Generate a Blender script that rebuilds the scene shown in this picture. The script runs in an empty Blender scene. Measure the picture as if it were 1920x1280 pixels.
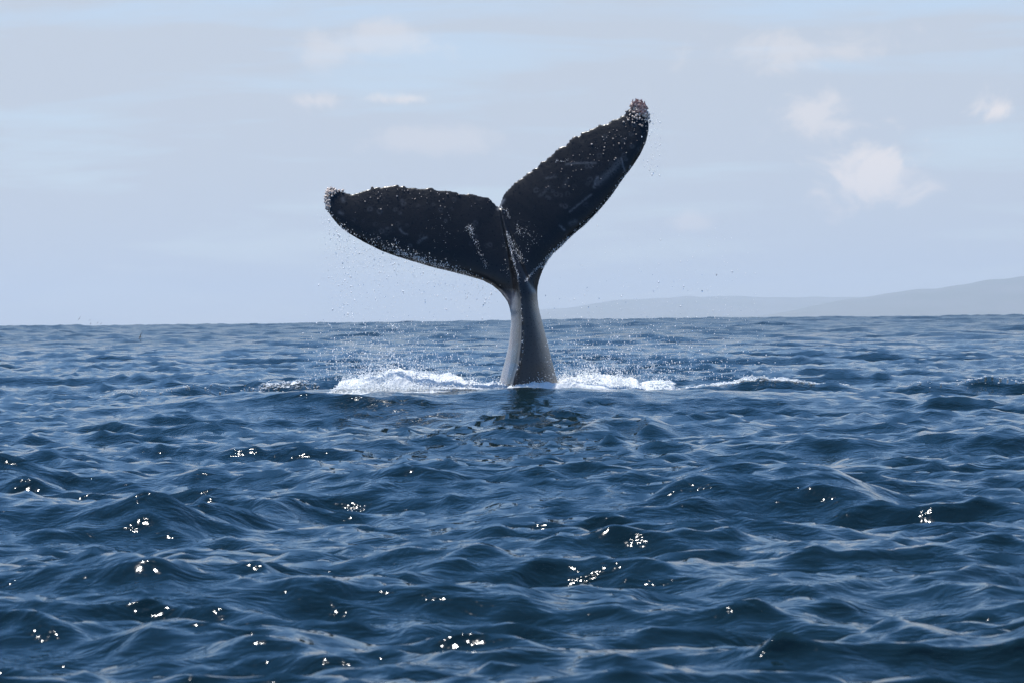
import bpy, math
import numpy as np
from mathutils import Matrix, Vector

R = np.random.RandomState
scene = bpy.context.scene
col = scene.collection

# ------------------------------------------------------------------ camera
CAM_H = 1.3
FPX = 4940.0                       # focal length in pixels of the 1920 wide photograph
ROLL = math.atan(0.0115)
PITCH = math.atan(37.0 / FPX)
FWD0 = Vector((0, math.cos(PITCH), -math.sin(PITCH)))
UP0 = Vector((0, math.sin(PITCH), math.cos(PITCH)))
RT0 = Vector((1, 0, 0))
ca, sa = math.cos(ROLL), math.sin(ROLL)
RT = RT0 * ca - UP0 * sa
UP = UP0 * ca + RT0 * sa
CAM = Vector((0, 0, CAM_H))
cam_data = bpy.data.cameras.new('camera')
cam_data.sensor_width = 36.0
cam_data.lens = 36.0 * FPX / 1920.0
cam_data.clip_start = 0.1
cam_data.clip_end = 120000.0
cam_data.dof.use_dof = True
cam_data.dof.focus_distance = 38.0
cam_data.dof.aperture_fstop = 8.0
cam = bpy.data.objects.new('camera', cam_data)
col.objects.link(cam)
M = Matrix.Identity(4)
for i in range(3):
    M[i][0], M[i][1], M[i][2], M[i][3] = RT[i], UP[i], -FWD0[i], CAM[i]
cam.matrix_world = M
scene.camera = cam


def at(u, v, dist):
    """point of the place seen at photograph pixel (u, v), dist metres ahead"""
    d = FWD0 + RT * ((u - 960.0) / FPX) - UP * ((v - 640.0) / FPX)
    return CAM + d * (dist / d.y)


def at_np(u, v, dist):
    u = np.asarray(u, float); v = np.asarray(v, float); dist = np.asarray(dist, float)
    a = (u - 960.0) / FPX; b = (v - 640.0) / FPX
    d = np.array(FWD0)[None] + a[..., None] * np.array(RT)[None] - b[..., None] * np.array(UP)[None]
    return np.array(CAM)[None] + d * (dist / d[..., 1])[..., None]


# ------------------------------------------------------------------ sky, sun, exposure
SUN_EL, SUN_AZ = math.radians(68), math.radians(-36)     # azimuth from straight ahead, + to the right
world = bpy.data.worlds.new('World')
scene.world = world
world.use_nodes = True
wn, wl = world.node_tree.nodes, world.node_tree.links
wn.clear()
w_out = wn.new('ShaderNodeOutputWorld')
w_bg = wn.new('ShaderNodeBackground')
w_bg.inputs['Strength'].default_value = 0.105
sky = wn.new('ShaderNodeTexSky')
sky.sky_type = 'NISHITA'
sky.sun_disc = False
sky.sun_elevation = SUN_EL
sky.sun_rotation = SUN_AZ
sky.altitude = 0
sky.air_density = 1.0
sky.dust_density = 0.0
sky.ozone_density = 5.0
tc = wn.new('ShaderNodeTexCoord')


def wnoise(scale_vec, scale, detail, rough, off=(0, 0, 0), dist=0.0):
    mp = wn.new('ShaderNodeMapping')
    mp.inputs['Scale'].default_value = scale_vec
    mp.inputs['Location'].default_value = off
    wl.new(tc.outputs['Generated'], mp.inputs['Vector'])
    n = wn.new('ShaderNodeTexNoise')
    n.inputs['Scale'].default_value = scale
    n.inputs['Detail'].default_value = detail
    n.inputs['Roughness'].default_value = rough
    n.inputs['Distortion'].default_value = dist
    wl.new(mp.outputs[0], n.inputs['Vector'])
    return n.outputs[0]


def wramp(sock, lo, hi, a, b):
    m = wn.new('ShaderNodeMapRange')
    m.interpolation_type = 'SMOOTHSTEP'
    m.inputs[1].default_value, m.inputs[2].default_value = lo, hi
    m.inputs[3].default_value, m.inputs[4].default_value = a, b
    wl.new(sock, m.inputs[0])
    return m.outputs[0]


def wmath(op, a, b):
    m = wn.new('ShaderNodeMath'); m.operation = op
    for k, x in enumerate((a, b)):
        if isinstance(x, (int, float)):
            m.inputs[k].default_value = x
        else:
            wl.new(x, m.inputs[k])
    return m.outputs[0]


def wmix(fac, a, b):
    m = wn.new('ShaderNodeMix'); m.data_type = 'RGBA'
    wl.new(fac, m.inputs[0])
    for k, x in ((6, a), (7, b)):
        if isinstance(x, tuple):
            m.inputs[k].default_value = x
        else:
            wl.new(x, m.inputs[k])
    return m.outputs[2]


# a thin even sheet of high cloud: the flatter one looks through it, the more of it there is in the way
sepz = wn.new('ShaderNodeSeparateXYZ')
wl.new(tc.outputs['Generated'], sepz.inputs[0])
zc = wmath('MAXIMUM', sepz.outputs[2], 0.0)
slant = wmath('DIVIDE', 0.12, wmath('ADD', zc, 0.12))
slant = wmath('MINIMUM', wmath('MULTIPLY', wmath('POWER', slant, 1.5), 2.6), 1.0)
veil = wramp(wnoise((3, 3, 26), 2.2, 5, 0.55, (1.3, 0.2, 0.4), 0.3), 0.32, 0.70, 0.86, 1.14)
veil = wmath('MULTIPLY', veil, slant)
hs = wn.new('ShaderNodeHueSaturation')          # the deep blue of clean sea air
hs.inputs['Saturation'].default_value = 1.36
hs.inputs['Value'].default_value = 1.42
wl.new(sky.outputs[0], hs.inputs['Color'])
c1 = wmix(veil, hs.outputs[0], (3.65, 4.08, 4.72, 1))


def puff(u, v, ru, rv, seed, gain):
    """a cumulus seen in that direction: a soft lobe of the sphere broken up by noise"""
    d = (at(u, v, 1.0) - CAM).normalized()
    vm = wn.new('ShaderNodeVectorMath'); vm.operation = 'SUBTRACT'
    wl.new(tc.outputs['Generated'], vm.inputs[0])
    vm.inputs[1].default_value = d
    mp = wn.new('ShaderNodeVectorMath'); mp.operation = 'MULTIPLY'
    mp.inputs[1].default_value = (FPX / ru, FPX / ru, FPX / rv)
    wl.new(vm.outputs[0], mp.inputs[0])
    ln = wn.new('ShaderNodeVectorMath'); ln.operation = 'LENGTH'
    wl.new(mp.outputs[0], ln.inputs[0])
    n = wnoise((1, 1, 1.5), 42.0, 7, 0.62, (seed, seed * 2.1, 0), 0.5)
    r = wmath('ADD', ln.outputs['Value'], wmath('MULTIPLY', wmath('SUBTRACT', n, 0.5), 3.4))
    return wramp(r, 0.0, 0.95, min(gain * 1.5, 1.0), 0.0)


m = puff(1640, 320, 140, 85, 3.1, 0.9)
for args in ((1530, 215, 110, 60, 7.7, .42), (1873, 207, 70, 40, 1.9, 1.0), (600, 190, 100, 22, 5.2, .40),
             (770, 186, 75, 16, 9.4, .48), (1300, 415, 60, 24, 4.4, .3), (885, 565, 45, 22, 6.1, .28),
             (690, 80, 170, 40, 2.2, .25), (1500, 90, 260, 45, 8.3, .3), (820, 260, 150, 40, 11.3, .22)):
    m = wmath('MAXIMUM', m, puff(*args))
c2 = wmix(m, c1, (5.9, 5.55, 5.45, 1))
wl.new(c2, w_bg.inputs['Color'])
wl.new(w_bg.outputs[0], w_out.inputs['Surface'])

sun_data = bpy.data.lights.new('sun', 'SUN')
sun_data.energy = 4.8
sun_data.angle = math.radians(0.53)
sun_data.color = (1.0, 0.965, 0.91)
sun = bpy.data.objects.new('sun', sun_data)
col.objects.link(sun)
to_sun = Vector((math.sin(SUN_AZ) * math.cos(SUN_EL), math.cos(SUN_AZ) * math.cos(SUN_EL), math.sin(SUN_EL)))
sun.rotation_euler = to_sun.to_track_quat('Z', 'Y').to_euler()
sun.location = (0, 0, 60)

vs = scene.view_settings
vs.view_transform = 'Standard'
vs.look = 'None'
vs.exposure = 0.55
vs.gamma = 1.0
vs.use_curve_mapping = False
scene.render.engine = 'CYCLES'
cy = scene.cycles
cy.use_denoising = True
cy.max_bounces = 8
cy.transmission_bounces = 6
cy.transparent_max_bounces = 8
cy.volume_bounces = 1
cy.sample_clamp_indirect = 5.0
cy.sample_clamp_direct = 18.0
cy.use_adaptive_sampling = False


# ------------------------------------------------------------------ helpers
def mesh_obj(name, verts, faces, mats, smooth=True, mat_index=None, attrs=None):
    verts = np.ascontiguousarray(verts, np.float32)
    faces = np.ascontiguousarray(faces, np.int32)
    k = faces.shape[1]
    me = bpy.data.meshes.new(name)
    me.vertices.add(len(verts))
    me.vertices.foreach_set('co', verts.ravel())
    me.loops.add(faces.size)
    me.loops.foreach_set('vertex_index', faces.ravel())
    me.polygons.add(len(faces))
    me.polygons.foreach_set('loop_start', np.arange(0, faces.size, k, dtype=np.int32))
    me.polygons.foreach_set('loop_total', np.full(len(faces), k, np.int32))
    me.polygons.foreach_set('use_smooth', np.full(len(faces), smooth, bool))
    if mat_index is not None:
        me.polygons.foreach_set('material_index', np.ascontiguousarray(mat_index, np.int32))
    for m_ in (mats if isinstance(mats, (list, tuple)) else [mats]):
        me.materials.append(m_)
    for an, av in (attrs or {}).items():
        a = me.attributes.new(an, 'FLOAT', 'POINT')
        a.data.foreach_set('value', np.ascontiguousarray(av, np.float32))
    me.update(calc_edges=True)
    o = bpy.data.objects.new(name, me)
    col.objects.link(o)
    return o


def tag(o, label=None, cat=None, group=None, kind=None):
    for k, v in (('label', label), ('category', cat), ('group', group), ('kind', kind)):
        if v:
            o[k] = v
    return o


def sstep(a, b, x):
    t = np.clip((x - a) / (b - a), 0, 1)
    return t * t * (3 - 2 * t)


class Mat:
    def __init__(self, name):
        self.m = bpy.data.materials.new(name)
        self.m.use_nodes = True
        self.n = self.m.node_tree.nodes
        self.l = self.m.node_tree.links
        self.n.clear()
        self.out = self.n.new('ShaderNodeOutputMaterial')

    def new(self, t, **kw):
        nd = self.n.new('ShaderNode' + t)
        for k, v in kw.items():
            if hasattr(nd, k) and k not in nd.inputs:
                setattr(nd, k, v)
        return nd

    def set(self, sock, v):
        if hasattr(v, 'is_linked') or isinstance(v, bpy.types.NodeSocket):
            self.l.new(v, sock)
        else:
            sock.default_value = v

    def noise(self, scale, detail=4, rough=0.5, sv=(1, 1, 1), coord='Object', dist=0.0):
        t = self.n.new('ShaderNodeTexCoord')
        mp = self.n.new('ShaderNodeMapping')
        mp.inputs['Scale'].default_value = sv
        self.l.new(t.outputs[coord], mp.inputs[0])
        nn = self.n.new('ShaderNodeTexNoise')
        nn.inputs['Scale'].default_value = scale
        nn.inputs['Detail'].default_value = detail
        nn.inputs['Roughness'].default_value = rough
        nn.inputs['Distortion'].default_value = dist
        self.l.new(mp.outputs[0], nn.inputs['Vector'])
        return nn.outputs[0]

    def rng(self, sock, a, b, c, d):
        mr = self.n.new('ShaderNodeMapRange')
        mr.interpolation_type = 'SMOOTHSTEP'
        for i, v in enumerate((a, b, c, d)):
            self.set(mr.inputs[i + 1], v)
        self.l.new(sock, mr.inputs[0])
        return mr.outputs[0]

    def math(self, op, a, b):
        nd = self.n.new('ShaderNodeMath'); nd.operation = op
        self.set(nd.inputs[0], a); self.set(nd.inputs[1], b)
        return nd.outputs[0]

    def mix(self, f, a, b):
        nd = self.n.new('ShaderNodeMix'); nd.data_type = 'RGBA'
        self.set(nd.inputs[0], f); self.set(nd.inputs[6], a); self.set(nd.inputs[7], b)
        return nd.outputs[2]

    def attr(self, name):
        nd = self.n.new('ShaderNodeAttribute'); nd.attribute_name = name
        return nd.outputs['Fac']

    def bump(self, h, strength, dist, normal=None):
        b = self.n.new('ShaderNodeBump')
        self.set(b.inputs['Strength'], strength)
        self.set(b.inputs['Distance'], dist)
        self.l.new(h, b.inputs['Height'])
        if normal is not None:
            self.l.new(normal, b.inputs['Normal'])
        return b.outputs[0]

    def pbr(self, **kw):
        p = self.n.new('ShaderNodeBsdfPrincipled')
        for k, v in kw.items():
            self.set(p.inputs[k.replace('_', ' ')], v)
        return p

    def done(self, shader):
        self.l.new(shader.outputs[0], self.out.inputs['Surface'])
        return self.m


# ------------------------------------------------------------------ materials
w = Mat('sea_water')
foam_a = w.attr('foam')
fn = w.noise(9.0, 7, 0.68, (0.55, 1, 1), dist=0.6)
fac = w.rng(w.math('ADD', foam_a, w.math('MULTIPLY', w.math('SUBTRACT', fn, 0.5), 1.9)), 0.40, 0.66, 0.0, 1.0)
rip1 = w.noise(4.2, 3, 0.58, (0.75, 1.2, 1), dist=0.5)
rip2 = w.noise(17.0, 2, 0.5, (0.7, 1.2, 1), dist=0.3)
nrm = w.bump(rip1, 1.0, 0.030)
nrm = w.bump(rip2, 0.8, 0.0042, nrm)
body_c = w.mix(w.noise(0.12, 3, 0.5), (0.0027, 0.0092, 0.0128, 1), (0.0038, 0.0118, 0.0122, 1))
geo = w.n.new('ShaderNodeNewGeometry')
far = w.n.new('ShaderNodeVectorMath'); far.operation = 'LENGTH'
w.l.new(geo.outputs['Position'], far.inputs[0])
# farther out the wavelets are finer than the mesh: they become roughness
wrough = w.rng(far.outputs['Value'], 50.0, 400.0, 0.04, 0.29)
water_b = w.pbr(Base_Color=body_c, Roughness=wrough, IOR=1.333, Normal=nrm)
foam_b = w.pbr(Base_Color=(0.80, 0.83, 0.83, 1), Roughness=0.6, Normal=w.bump(fn, 0.8, 0.05))
mx = w.n.new('ShaderNodeMixShader')
w.l.new(fac, mx.inputs[0]); w.l.new(water_b.outputs[0], mx.inputs[1]); w.l.new(foam_b.outputs[0], mx.inputs[2])
MAT_SEA = w.done(mx)

f = Mat('splash_foam')
fd = f.n.new('ShaderNodeBsdfDiffuse')
fd.inputs[0].default_value = (0.93, 0.94, 0.94, 1)
ft = f.n.new('ShaderNodeBsdfTranslucent')
ft.inputs[0].default_value = (0.90, 0.92, 0.92, 1)
fx = f.n.new('ShaderNodeMixShader'); fx.inputs[0].default_value = 0.45
f.l.new(fd.outputs[0], fx.inputs[1]); f.l.new(ft.outputs[0], fx.inputs[2])
MAT_FOAM = f.done(fx)

d = Mat('droplet_white')
dd = d.n.new('ShaderNodeBsdfDiffuse'); dd.inputs[0].default_value = (0.95, 0.95, 0.95, 1)
dt = d.n.new('ShaderNodeBsdfTranslucent'); dt.inputs[0].default_value = (0.98, 0.98, 0.98, 1)
dx_ = d.n.new('ShaderNodeMixShader'); dx_.inputs[0].default_value = 0.6
d.l.new(dd.outputs[0], dx_.inputs[1]); d.l.new(dt.outputs[0], dx_.inputs[2])
dg = d.n.new('ShaderNodeBsdfGlossy'); dg.inputs[0].default_value = (1, 1, 1, 1); dg.inputs['Roughness'].default_value = 0.5
dm = d.n.new('ShaderNodeMixShader'); dm.inputs[0].default_value = 0.4
d.l.new(dx_.outputs[0], dm.inputs[1]); d.l.new(dg.outputs[0], dm.inputs[2])
MAT_DROP = d.done(dm)

g = Mat('droplet_clear')
MAT_CLEAR = g.done(g.pbr(Base_Color=(0.9, 0.95, 1, 1), Roughness=0.02, IOR=1.333, Transmission_Weight=1.0))

s = Mat('whale_skin')
mott = s.noise(2.6, 6, 0.62)
fine = s.noise(34.0, 5, 0.6)
streak = s.noise(7.0, 5, 0.65, (3.0, 3.0, 0.45))
pale = s.attr('pale')  # lighter stalk skin, carrying the painted sun and shade of its left flank
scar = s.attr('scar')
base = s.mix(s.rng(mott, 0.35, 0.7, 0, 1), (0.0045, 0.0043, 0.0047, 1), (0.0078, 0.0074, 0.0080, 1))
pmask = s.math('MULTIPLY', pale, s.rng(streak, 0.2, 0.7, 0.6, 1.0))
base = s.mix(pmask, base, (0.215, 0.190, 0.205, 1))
base = s.mix(s.math('MULTIPLY', scar, s.rng(fine, 0.3, 0.6, 0.25, 1.0)), base, (0.16, 0.165, 0.175, 1))
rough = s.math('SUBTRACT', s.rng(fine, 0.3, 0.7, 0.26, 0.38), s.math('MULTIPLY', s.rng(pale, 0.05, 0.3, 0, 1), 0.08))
nb = s.bump(mott, 0.30, 0.04)
nb = s.bump(fine, 0.18, 0.004, nb)
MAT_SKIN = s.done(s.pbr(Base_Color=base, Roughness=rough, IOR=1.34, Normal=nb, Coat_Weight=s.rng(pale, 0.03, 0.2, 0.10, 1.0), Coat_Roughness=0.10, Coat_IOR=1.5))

b = Mat('barnacle_shell')
bn = b.noise(28.0, 3, 0.5)
MAT_BARN = b.done(b.pbr(Base_Color=b.mix(b.rng(bn, 0.35, 0.65, 0, 1), (0.46, 0.35, 0.28, 1), (0.80, 0.68, 0.59, 1)), Roughness=0.5))
b = Mat('goose_barnacle')
bn = b.noise(40.0, 3, 0.5)
MAT_GOOSE = b.done(b.pbr(Base_Color=b.mix(b.rng(bn, 0.35, 0.65, 0, 1), (0.24, 0.11, 0.085, 1), (0.58, 0.38, 0.31, 1)), Roughness=0.4))

h = Mat('hillside')
hn = h.noise(0.0012, 7, 0.6)
MAT_HILL = h.done(h.pbr(Base_Color=h.mix(h.rng(hn, 0.4, 0.62, 0, 1), (0.030, 0.042, 0.020, 1), (0.065, 0.068, 0.055, 1)), Roughness=0.95))

k = Mat('bird_feather')
MAT_BIRD = k.done(k.pbr(Base_Color=k.mix(k.noise(9.0), (0.020, 0.017, 0.015, 1), (0.045, 0.038, 0.033, 1)), Roughness=0.8))

# ------------------------------------------------------------------ sea
WHALE_Y = 38.0


def ocean_tile(L, N, lam_lo, lam_hi, lam_p, theta, spread, seed):
    """one periodic patch of wind sea by inverse FFT: height and horizontal (choppy) shift"""
    rs = R(seed)
    kk = 2 * np.pi * np.fft.fftfreq(N, L / N)
    kx, ky = np.meshgrid(kk, kk, indexing='ij')
    km = np.hypot(kx, ky); km[0, 0] = 1e-6
    kp = 2 * np.pi / lam_p
    S = np.exp(-1.25 * (kp / km) ** 2) * km ** -4.15
    ang = np.arctan2(ky, kx) - theta
    D = np.abs(np.cos(ang)) ** spread * (np.cos(ang) > 0) + 0.03
    # ripples are more spread than the long waves
    D = D + np.clip(km / 130.0, 0, 0.22)
    lam = 2 * np.pi / km
    band = sstep(lam_hi * 1.25, lam_hi * 0.8, lam) * sstep(lam_lo * 0.8, lam_lo * 1.25, lam)
    A = np.sqrt(np.maximum(S * D * band, 0)) * (2 * np.pi / L)
    ph = rs.uniform(0, 2 * np.pi, (N, N))
    am = np.sqrt(-np.log(rs.uniform(1e-6, 1, (N, N))))
    H = A * am * np.exp(1j * ph)
    H[0, 0] = 0
    f2 = lambda X: np.real(np.fft.ifft2(X)) * N * N
    return f2(H), f2(-1j * kx / km * H), f2(-1j * ky / km * H)


def sampler(tile, L):
    N = tile.shape[0]

    def fun(x, y):
        a = (x / L * N) % N; c = (y / L * N) % N
        i = np.floor(a).astype(np.int32); j = np.floor(c).astype(np.int32)
        fx_, fy_ = a - i, c - j
        i %= N; j %= N
        i2, j2 = (i + 1) % N, (j + 1) % N
        return (tile[i, j] * (1 - fx_) * (1 - fy_) + tile[i2, j] * fx_ * (1 - fy_)
                + tile[i, j2] * (1 - fx_) * fy_ + tile[i2, j2] * fx_ * fy_)
    return fun


WIND = math.radians(-104)           # the sea runs towards the boat, slightly from the right
LA, LB = 173.0, 17.3
hA, xA, yA = ocean_tile(LA, 1024, 0.9, 70, 5.6, WIND, 8.0, 11)
hB, xB, yB = ocean_tile(LB, 512, 0.10, 0.9, 8.5, WIND, 3.5, 5)
amp = 0.058 / hA.std()
A_s = [sampler(t * amp, LA) for t in (hA, xA, yA)]
B_s = [sampler(t * amp * 2.2, LB) for t in (hB, xB, yB)]

# crests that can be told apart in the photograph: (u left, u right, v of the crest foot, height, half length along view)
RIDGES = [
    (-140, 90, 922, .22, .8), (-180, 430, 985, .23, .85), (330, 570, 955, .13, .8), (1250, 1650, 945, .20, .9),
    (1085, 1250, 815, .17, .9), (1240, 1460, 812, .13, .8), (1690, 1990, 840, .18, .9),
    (740, 1060, 1060, .04, .9), (960, 1260, 1072, -.06, .9), (60, 440, 1110, .11, .7), (200, 640, 1225, .08, .6),
    (1420, 2020, 1110, .10, .7), (1560, 2150, 1240, .11, .7), (860, 1240, 1235, .05, .5), (560, 880, 925, .09, .8), (880, 1200, 965, .06, 1.0),
    (190, 430, 740, .19, 1.0, .22), (450, 600, 738, .19, 1.0, .48), (1285, 1585, 738, .17, .9, 1.0), (1710, 1970, 738, .16, 1.0, .30),
]


def ridge_list():
    out = []
    for u0, u1, v, hgt, ly, *fm in RIDGES:
        um = 0.5 * (u0 + u1)
        hz = 603.0 - 0.0115 * (um - 960)
        r = CAM_H * FPX / (v - hz)
        p0, p1 = (u0 - 960) / FPX * r, (u1 - 960) / FPX * r
        out.append((0.5 * (p0 + p1), r, 0.5 * (p1 - p0), hgt, ly, fm[0] if fm else 0.0))
    return out


RL = ridge_list()


def sea(x, y):
    """height and horizontal shift of the sea at rest position x, y"""
    r = np.hypot(x, y)
    fb = 1.0 - 0.6 * sstep(45, 150, r)
    fa = (1.0 + 0.65 * sstep(42, 90, r)) * (1.0 - 0.75 * sstep(900, 3000, r))
    xa = x * 0.66                                  # crests longer across the view than along it
    h_ = A_s[0](xa, y) * fa
    dx = A_s[1](xa, y) * fa
    dy = A_s[2](xa, y) * fa
    near = r < 500
    if near.any():
        h2 = np.zeros_like(h_); x2 = np.zeros_like(h_); y2 = np.zeros_like(h_)
        xn, yn = x[near] * 0.72, y[near]
        h2[near] = B_s[0](xn, yn); x2[near] = B_s[1](xn, yn); y2[near] = B_s[2](xn, yn)
        h_ += h2 * fb; dx += x2 * fb; dy += y2 * fb
    # the swell that carries the whale
    wv = np.exp(-(((x - 0.0) / 5.5) ** 2) ** 1.5) * np.exp(-(((y - 38.2) / 3.4) ** 2) ** 1.5)
    calm = 1 - 0.62 * np.exp(-(x / 5.0) ** 4) * np.exp(-((y - 38.2) / 2.4) ** 4)
    wob = 0.035 * np.sin(x * 1.9 + 0.6) + 0.02 * np.sin(x * 4.3 + 2.0)
    h_ = h_ * calm + 0.30 * wv
    h_ += (0.075 + wob) * np.exp(-((x - 0.1) / 3.2) ** 4) * np.exp(-((y - 36.6 - 0.25 * np.sin(x * 0.8)) / 0.55) ** 2)
    # a long ocean swell between the tail and the horizon
    h_ += 1.27 * np.exp(-((y - 300 - 25 * np.sin(x / 55.0 + 0.7)) / 85.0) ** 2) * (1 + 0.05 * np.sin(x / 17.0) + 0.05 * np.sin(x / 41.0 + 2))
    for cx, cy_, hx, hg, ly, _ in RL:
        sel = (np.abs(x - cx) < hx * 2.6) & (np.abs(y - cy_) < ly * 5)
        if not sel.any():
            continue
        xx = (x[sel] - cx) / hx
        bend = 0.25 * np.sin(xx * 2.3 + cx) * ly
        yy = (y[sel] - cy_ - bend) / ly
        side = np.exp(-np.abs(xx) ** 4.5 * 0.9) * (0.88 + 0.12 * np.sin(xx * 4.1 + cy_))
        # steep on the side of the boat, long at the back
        prof = np.where(yy < 0, np.exp(-(yy / 0.55) ** 2), np.exp(-(yy / 1.15) ** 2))
        prof = prof - 0.28 * np.exp(-((yy + 1.5) / 0.8) ** 2)
        h_[sel] += hg * side * prof
    return h_, dx, dy


CHOP = -0.8


def sea_z(x, y):
    x = np.atleast_1d(np.asarray(x, float)); y = np.atleast_1d(np.asarray(y, float))
    qx, qy = x.copy(), y.copy()
    for _ in range(3):
        hh, dx, dy = sea(qx, qy)
        qx, qy = x - CHOP * dx, y - CHOP * dy
    return sea(qx, qy)[0]


deg = np.concatenate([np.arange(-180, -22, 4.0), np.arange(-22, -16.5, .5), np.linspace(-16.5, 16.5, 1000),
                      np.arange(17, 22, .5), np.arange(22, 180, 4.0)])
th = np.radians(deg)
rad = np.concatenate([np.geomspace(0.8, 7.0, 30)[:-1], np.geomspace(7.0, 800, 960)[:-1], np.geomspace(800, 50000, 140)])
TH, RR = np.meshgrid(th, rad, indexing='ij')
gx, gy = RR * np.sin(TH), RR * np.cos(TH)
hz_, dx_a, dy_a = sea(gx, gy)
fade_side = 1.0 - sstep(17.5, 30, np.abs(np.degrees(TH)))
vx = gx + CHOP * dx_a * fade_side
vy = gy + CHOP * dy_a * fade_side
vz = hz_ * (0.35 + 0.65 * fade_side)


def blob(u, v, ru, rv, dist, gain):
    p = at(u, v, dist)
    return gain * np.exp(-((vx - p.x) / (ru / FPX * dist)) ** 2 - ((vy - p.y) / rv) ** 2)


foam = np.zeros_like(vz)
FOAM = [  # u, half width px, distance, half length along the view (m), gain
    (745, 135, 38.0, .9, 1.1), (905, 40, 38, .5, .9), (1000, 75, 37.7, .55, 1.0), (1120, 95, 38.2, 1.0, 1.1),
    (1240, 45, 39, .5, .8), (380, 25, 62, 1.4, .6), (680, 60, 37.2, .4, .6), (300, 30, 41, .5, .42),
    (1290, 30, 39.5, .4, .6),
]
for u, ru, dist, ly, gain in FOAM:
    px_ = (u - 960) / FPX * dist
    foam = np.maximum(foam, gain * np.exp(-((vx - px_) / (ru / FPX * dist)) ** 4 - ((vy - dist) / ly) ** 2))
for cx, cy_, hx, hg, ly, fm in RL:
    if fm:
        xx = (gx - cx) / hx
        yy = (gy - cy_ - 0.25 * np.sin(xx * 2.3 + cx) * ly) / ly
        foam = np.maximum(foam, fm * np.exp(-np.abs(xx) ** 4) * np.exp(-((yy - 0.06) / 0.30) ** 2))
verts = np.stack([vx, vy, vz], -1).reshape(-1, 3)
nT, nR = len(th), len(rad)
ii, jj = np.meshgrid(np.arange(nT), np.arange(nR - 1), indexing='ij')
i2 = (ii + 1) % nT
quads = np.stack([ii * nR + jj, ii * nR + jj + 1, i2 * nR + jj + 1, i2 * nR + jj], -1).reshape(-1, 4)
sea_o = mesh_obj('sea', verts, quads, MAT_SEA, True, None, {'foam': foam.ravel()})
tag(sea_o, 'choppy dark blue sea running to the horizon', None, None, 'structure')


# ------------------------------------------------------------------ hills behind the water
def hills(name, label, prof, dist, depth, seed):
    rs = R(seed)
    us = np.array([p[0] for p in prof], float); vsn = np.array([p[1] for p in prof], float)
    n, mm = 260, 36
    u = np.linspace(us[0], us[-1], n)
    top = np.interp(u, us, vsn)
    hor = 603.0 - 0.0115 * (u - 960)
    ht = np.maximum((hor - top), 0.0) / FPX * dist + CAM_H
    px_ = (u - 960) / FPX * dist
    nz = np.zeros(n)
    for kf, af in ((9, .030), (23, .018), (51, .012)):
        nz += af * np.sin(np.linspace(0, kf, n) * 2 * np.pi / 2 + rs.uniform(0, 6))
    ht = ht * (1 + nz)
    V = []
    for j in range(mm):
        t = j / (mm - 1)
        # slope facing the sea, crest at 55 %, falling away behind
        s_ = np.sin(np.pi * min(t / 0.55, 1.0) / 2) if t < .55 else math.cos(math.pi * (t - .55) / .45 / 2)
        gully = 1 + 0.10 * np.sin(px_ / 440.0 + 2.2 * np.sin(px_ / 1400.0) + 3 * t) * math.sin(math.pi * min(t / .55, 1.0))
        V.append(np.stack([px_ * (1 + t * depth / dist), dist + depth * t + 0 * px_, ht * s_ * gully * (1 + 0.5 * t * depth / dist) - 3.0 * (t in (0., 1.))], -1))
    V = np.array(V)
    a, c = np.meshgrid(np.arange(mm - 1), np.arange(n - 1), indexing='ij')
    q = np.stack([a * n + c, a * n + c + 1, (a + 1) * n + c + 1, (a + 1) * n + c], -1).reshape(-1, 4)
    return tag(mesh_obj(name, V.reshape(-1, 3), q, MAT_HILL), label, None, None, 'structure')


hills('headland', 'hazy blue headland rising to the right edge', [(1330, 600), (1440, 590), (1500, 578), (1560, 566), (1620, 556), (1700, 543), (1760, 535),
      (1830, 525), (1920, 515), (2010, 506), (2150, 498), (2400, 500), (2700, 540), (3000, 596)], 26000, 5000, 3)
hills('hills', 'faint hazy range of hills low on the horizon', [(960, 600), (1010, 580), (1060, 577), (1110, 570), (1150, 563), (1200, 559), (1250, 557), (1290, 553), (1380, 553),
      (1410, 557), (1500, 556), (1560, 555), (1640, 552), (1760, 548), (1900, 540), (2200, 540), (2500, 590)], 34000, 6000, 8)

# ------------------------------------------------------------------ whale
Z1 = lambda pts: [(580 + x * .35417, 160 + y * .35417) for x, y in pts]
Z2 = lambda pts: [(820 + x * .23443, 460 + y * .23443) for x, y in pts]
trail_r = Z1([(1000, 641), (1012, 612), (1022, 582), (1036, 560), (1060, 540), (1078, 517), (1100, 500), (1128, 487), (1150, 465), (1172, 455), (1190, 435),
              (1208, 428), (1220, 405), (1245, 398), (1268, 376), (1285, 366), (1298, 341), (1330, 322), (1350, 318), (1370, 297), (1385, 276), (1405, 266), (1424, 272),
              (1440, 250), (1468, 242), (1482, 231), (1510, 226), (1530, 209), (1562, 206), (1590, 193), (1606, 182), (1628, 178), (1644, 164), (1662, 157), (1672, 136),
              (1690, 124), (1704, 100), (1728, 90), (1752, 92), (1772, 108)])
lead_r = Z1([(1782, 135), (1790, 170), (1797, 215), (1793, 260), (1780, 310), (1752, 370), (1712, 432), (1660, 500), (1600, 588), (1540, 660), (1470, 733), (1400, 792),
             (1340, 850), (1290, 895), (1260, 935), (1235, 985), (1218, 1035), (1208, 1085)])
ped_r = Z2([(798, 380), (803, 450), (817, 530), (840, 620), (872, 740), (907, 880), (936, 990), (962, 1090), (990, 1200), (1050, 1500), (1110, 1900)])
ped_l = Z2([(330, 1900), (410, 1500), (482, 1200), (497, 1090), (512, 1030), (542, 920), (566, 820), (581, 720), (588, 640), (589, 560), (582, 515)])
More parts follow.
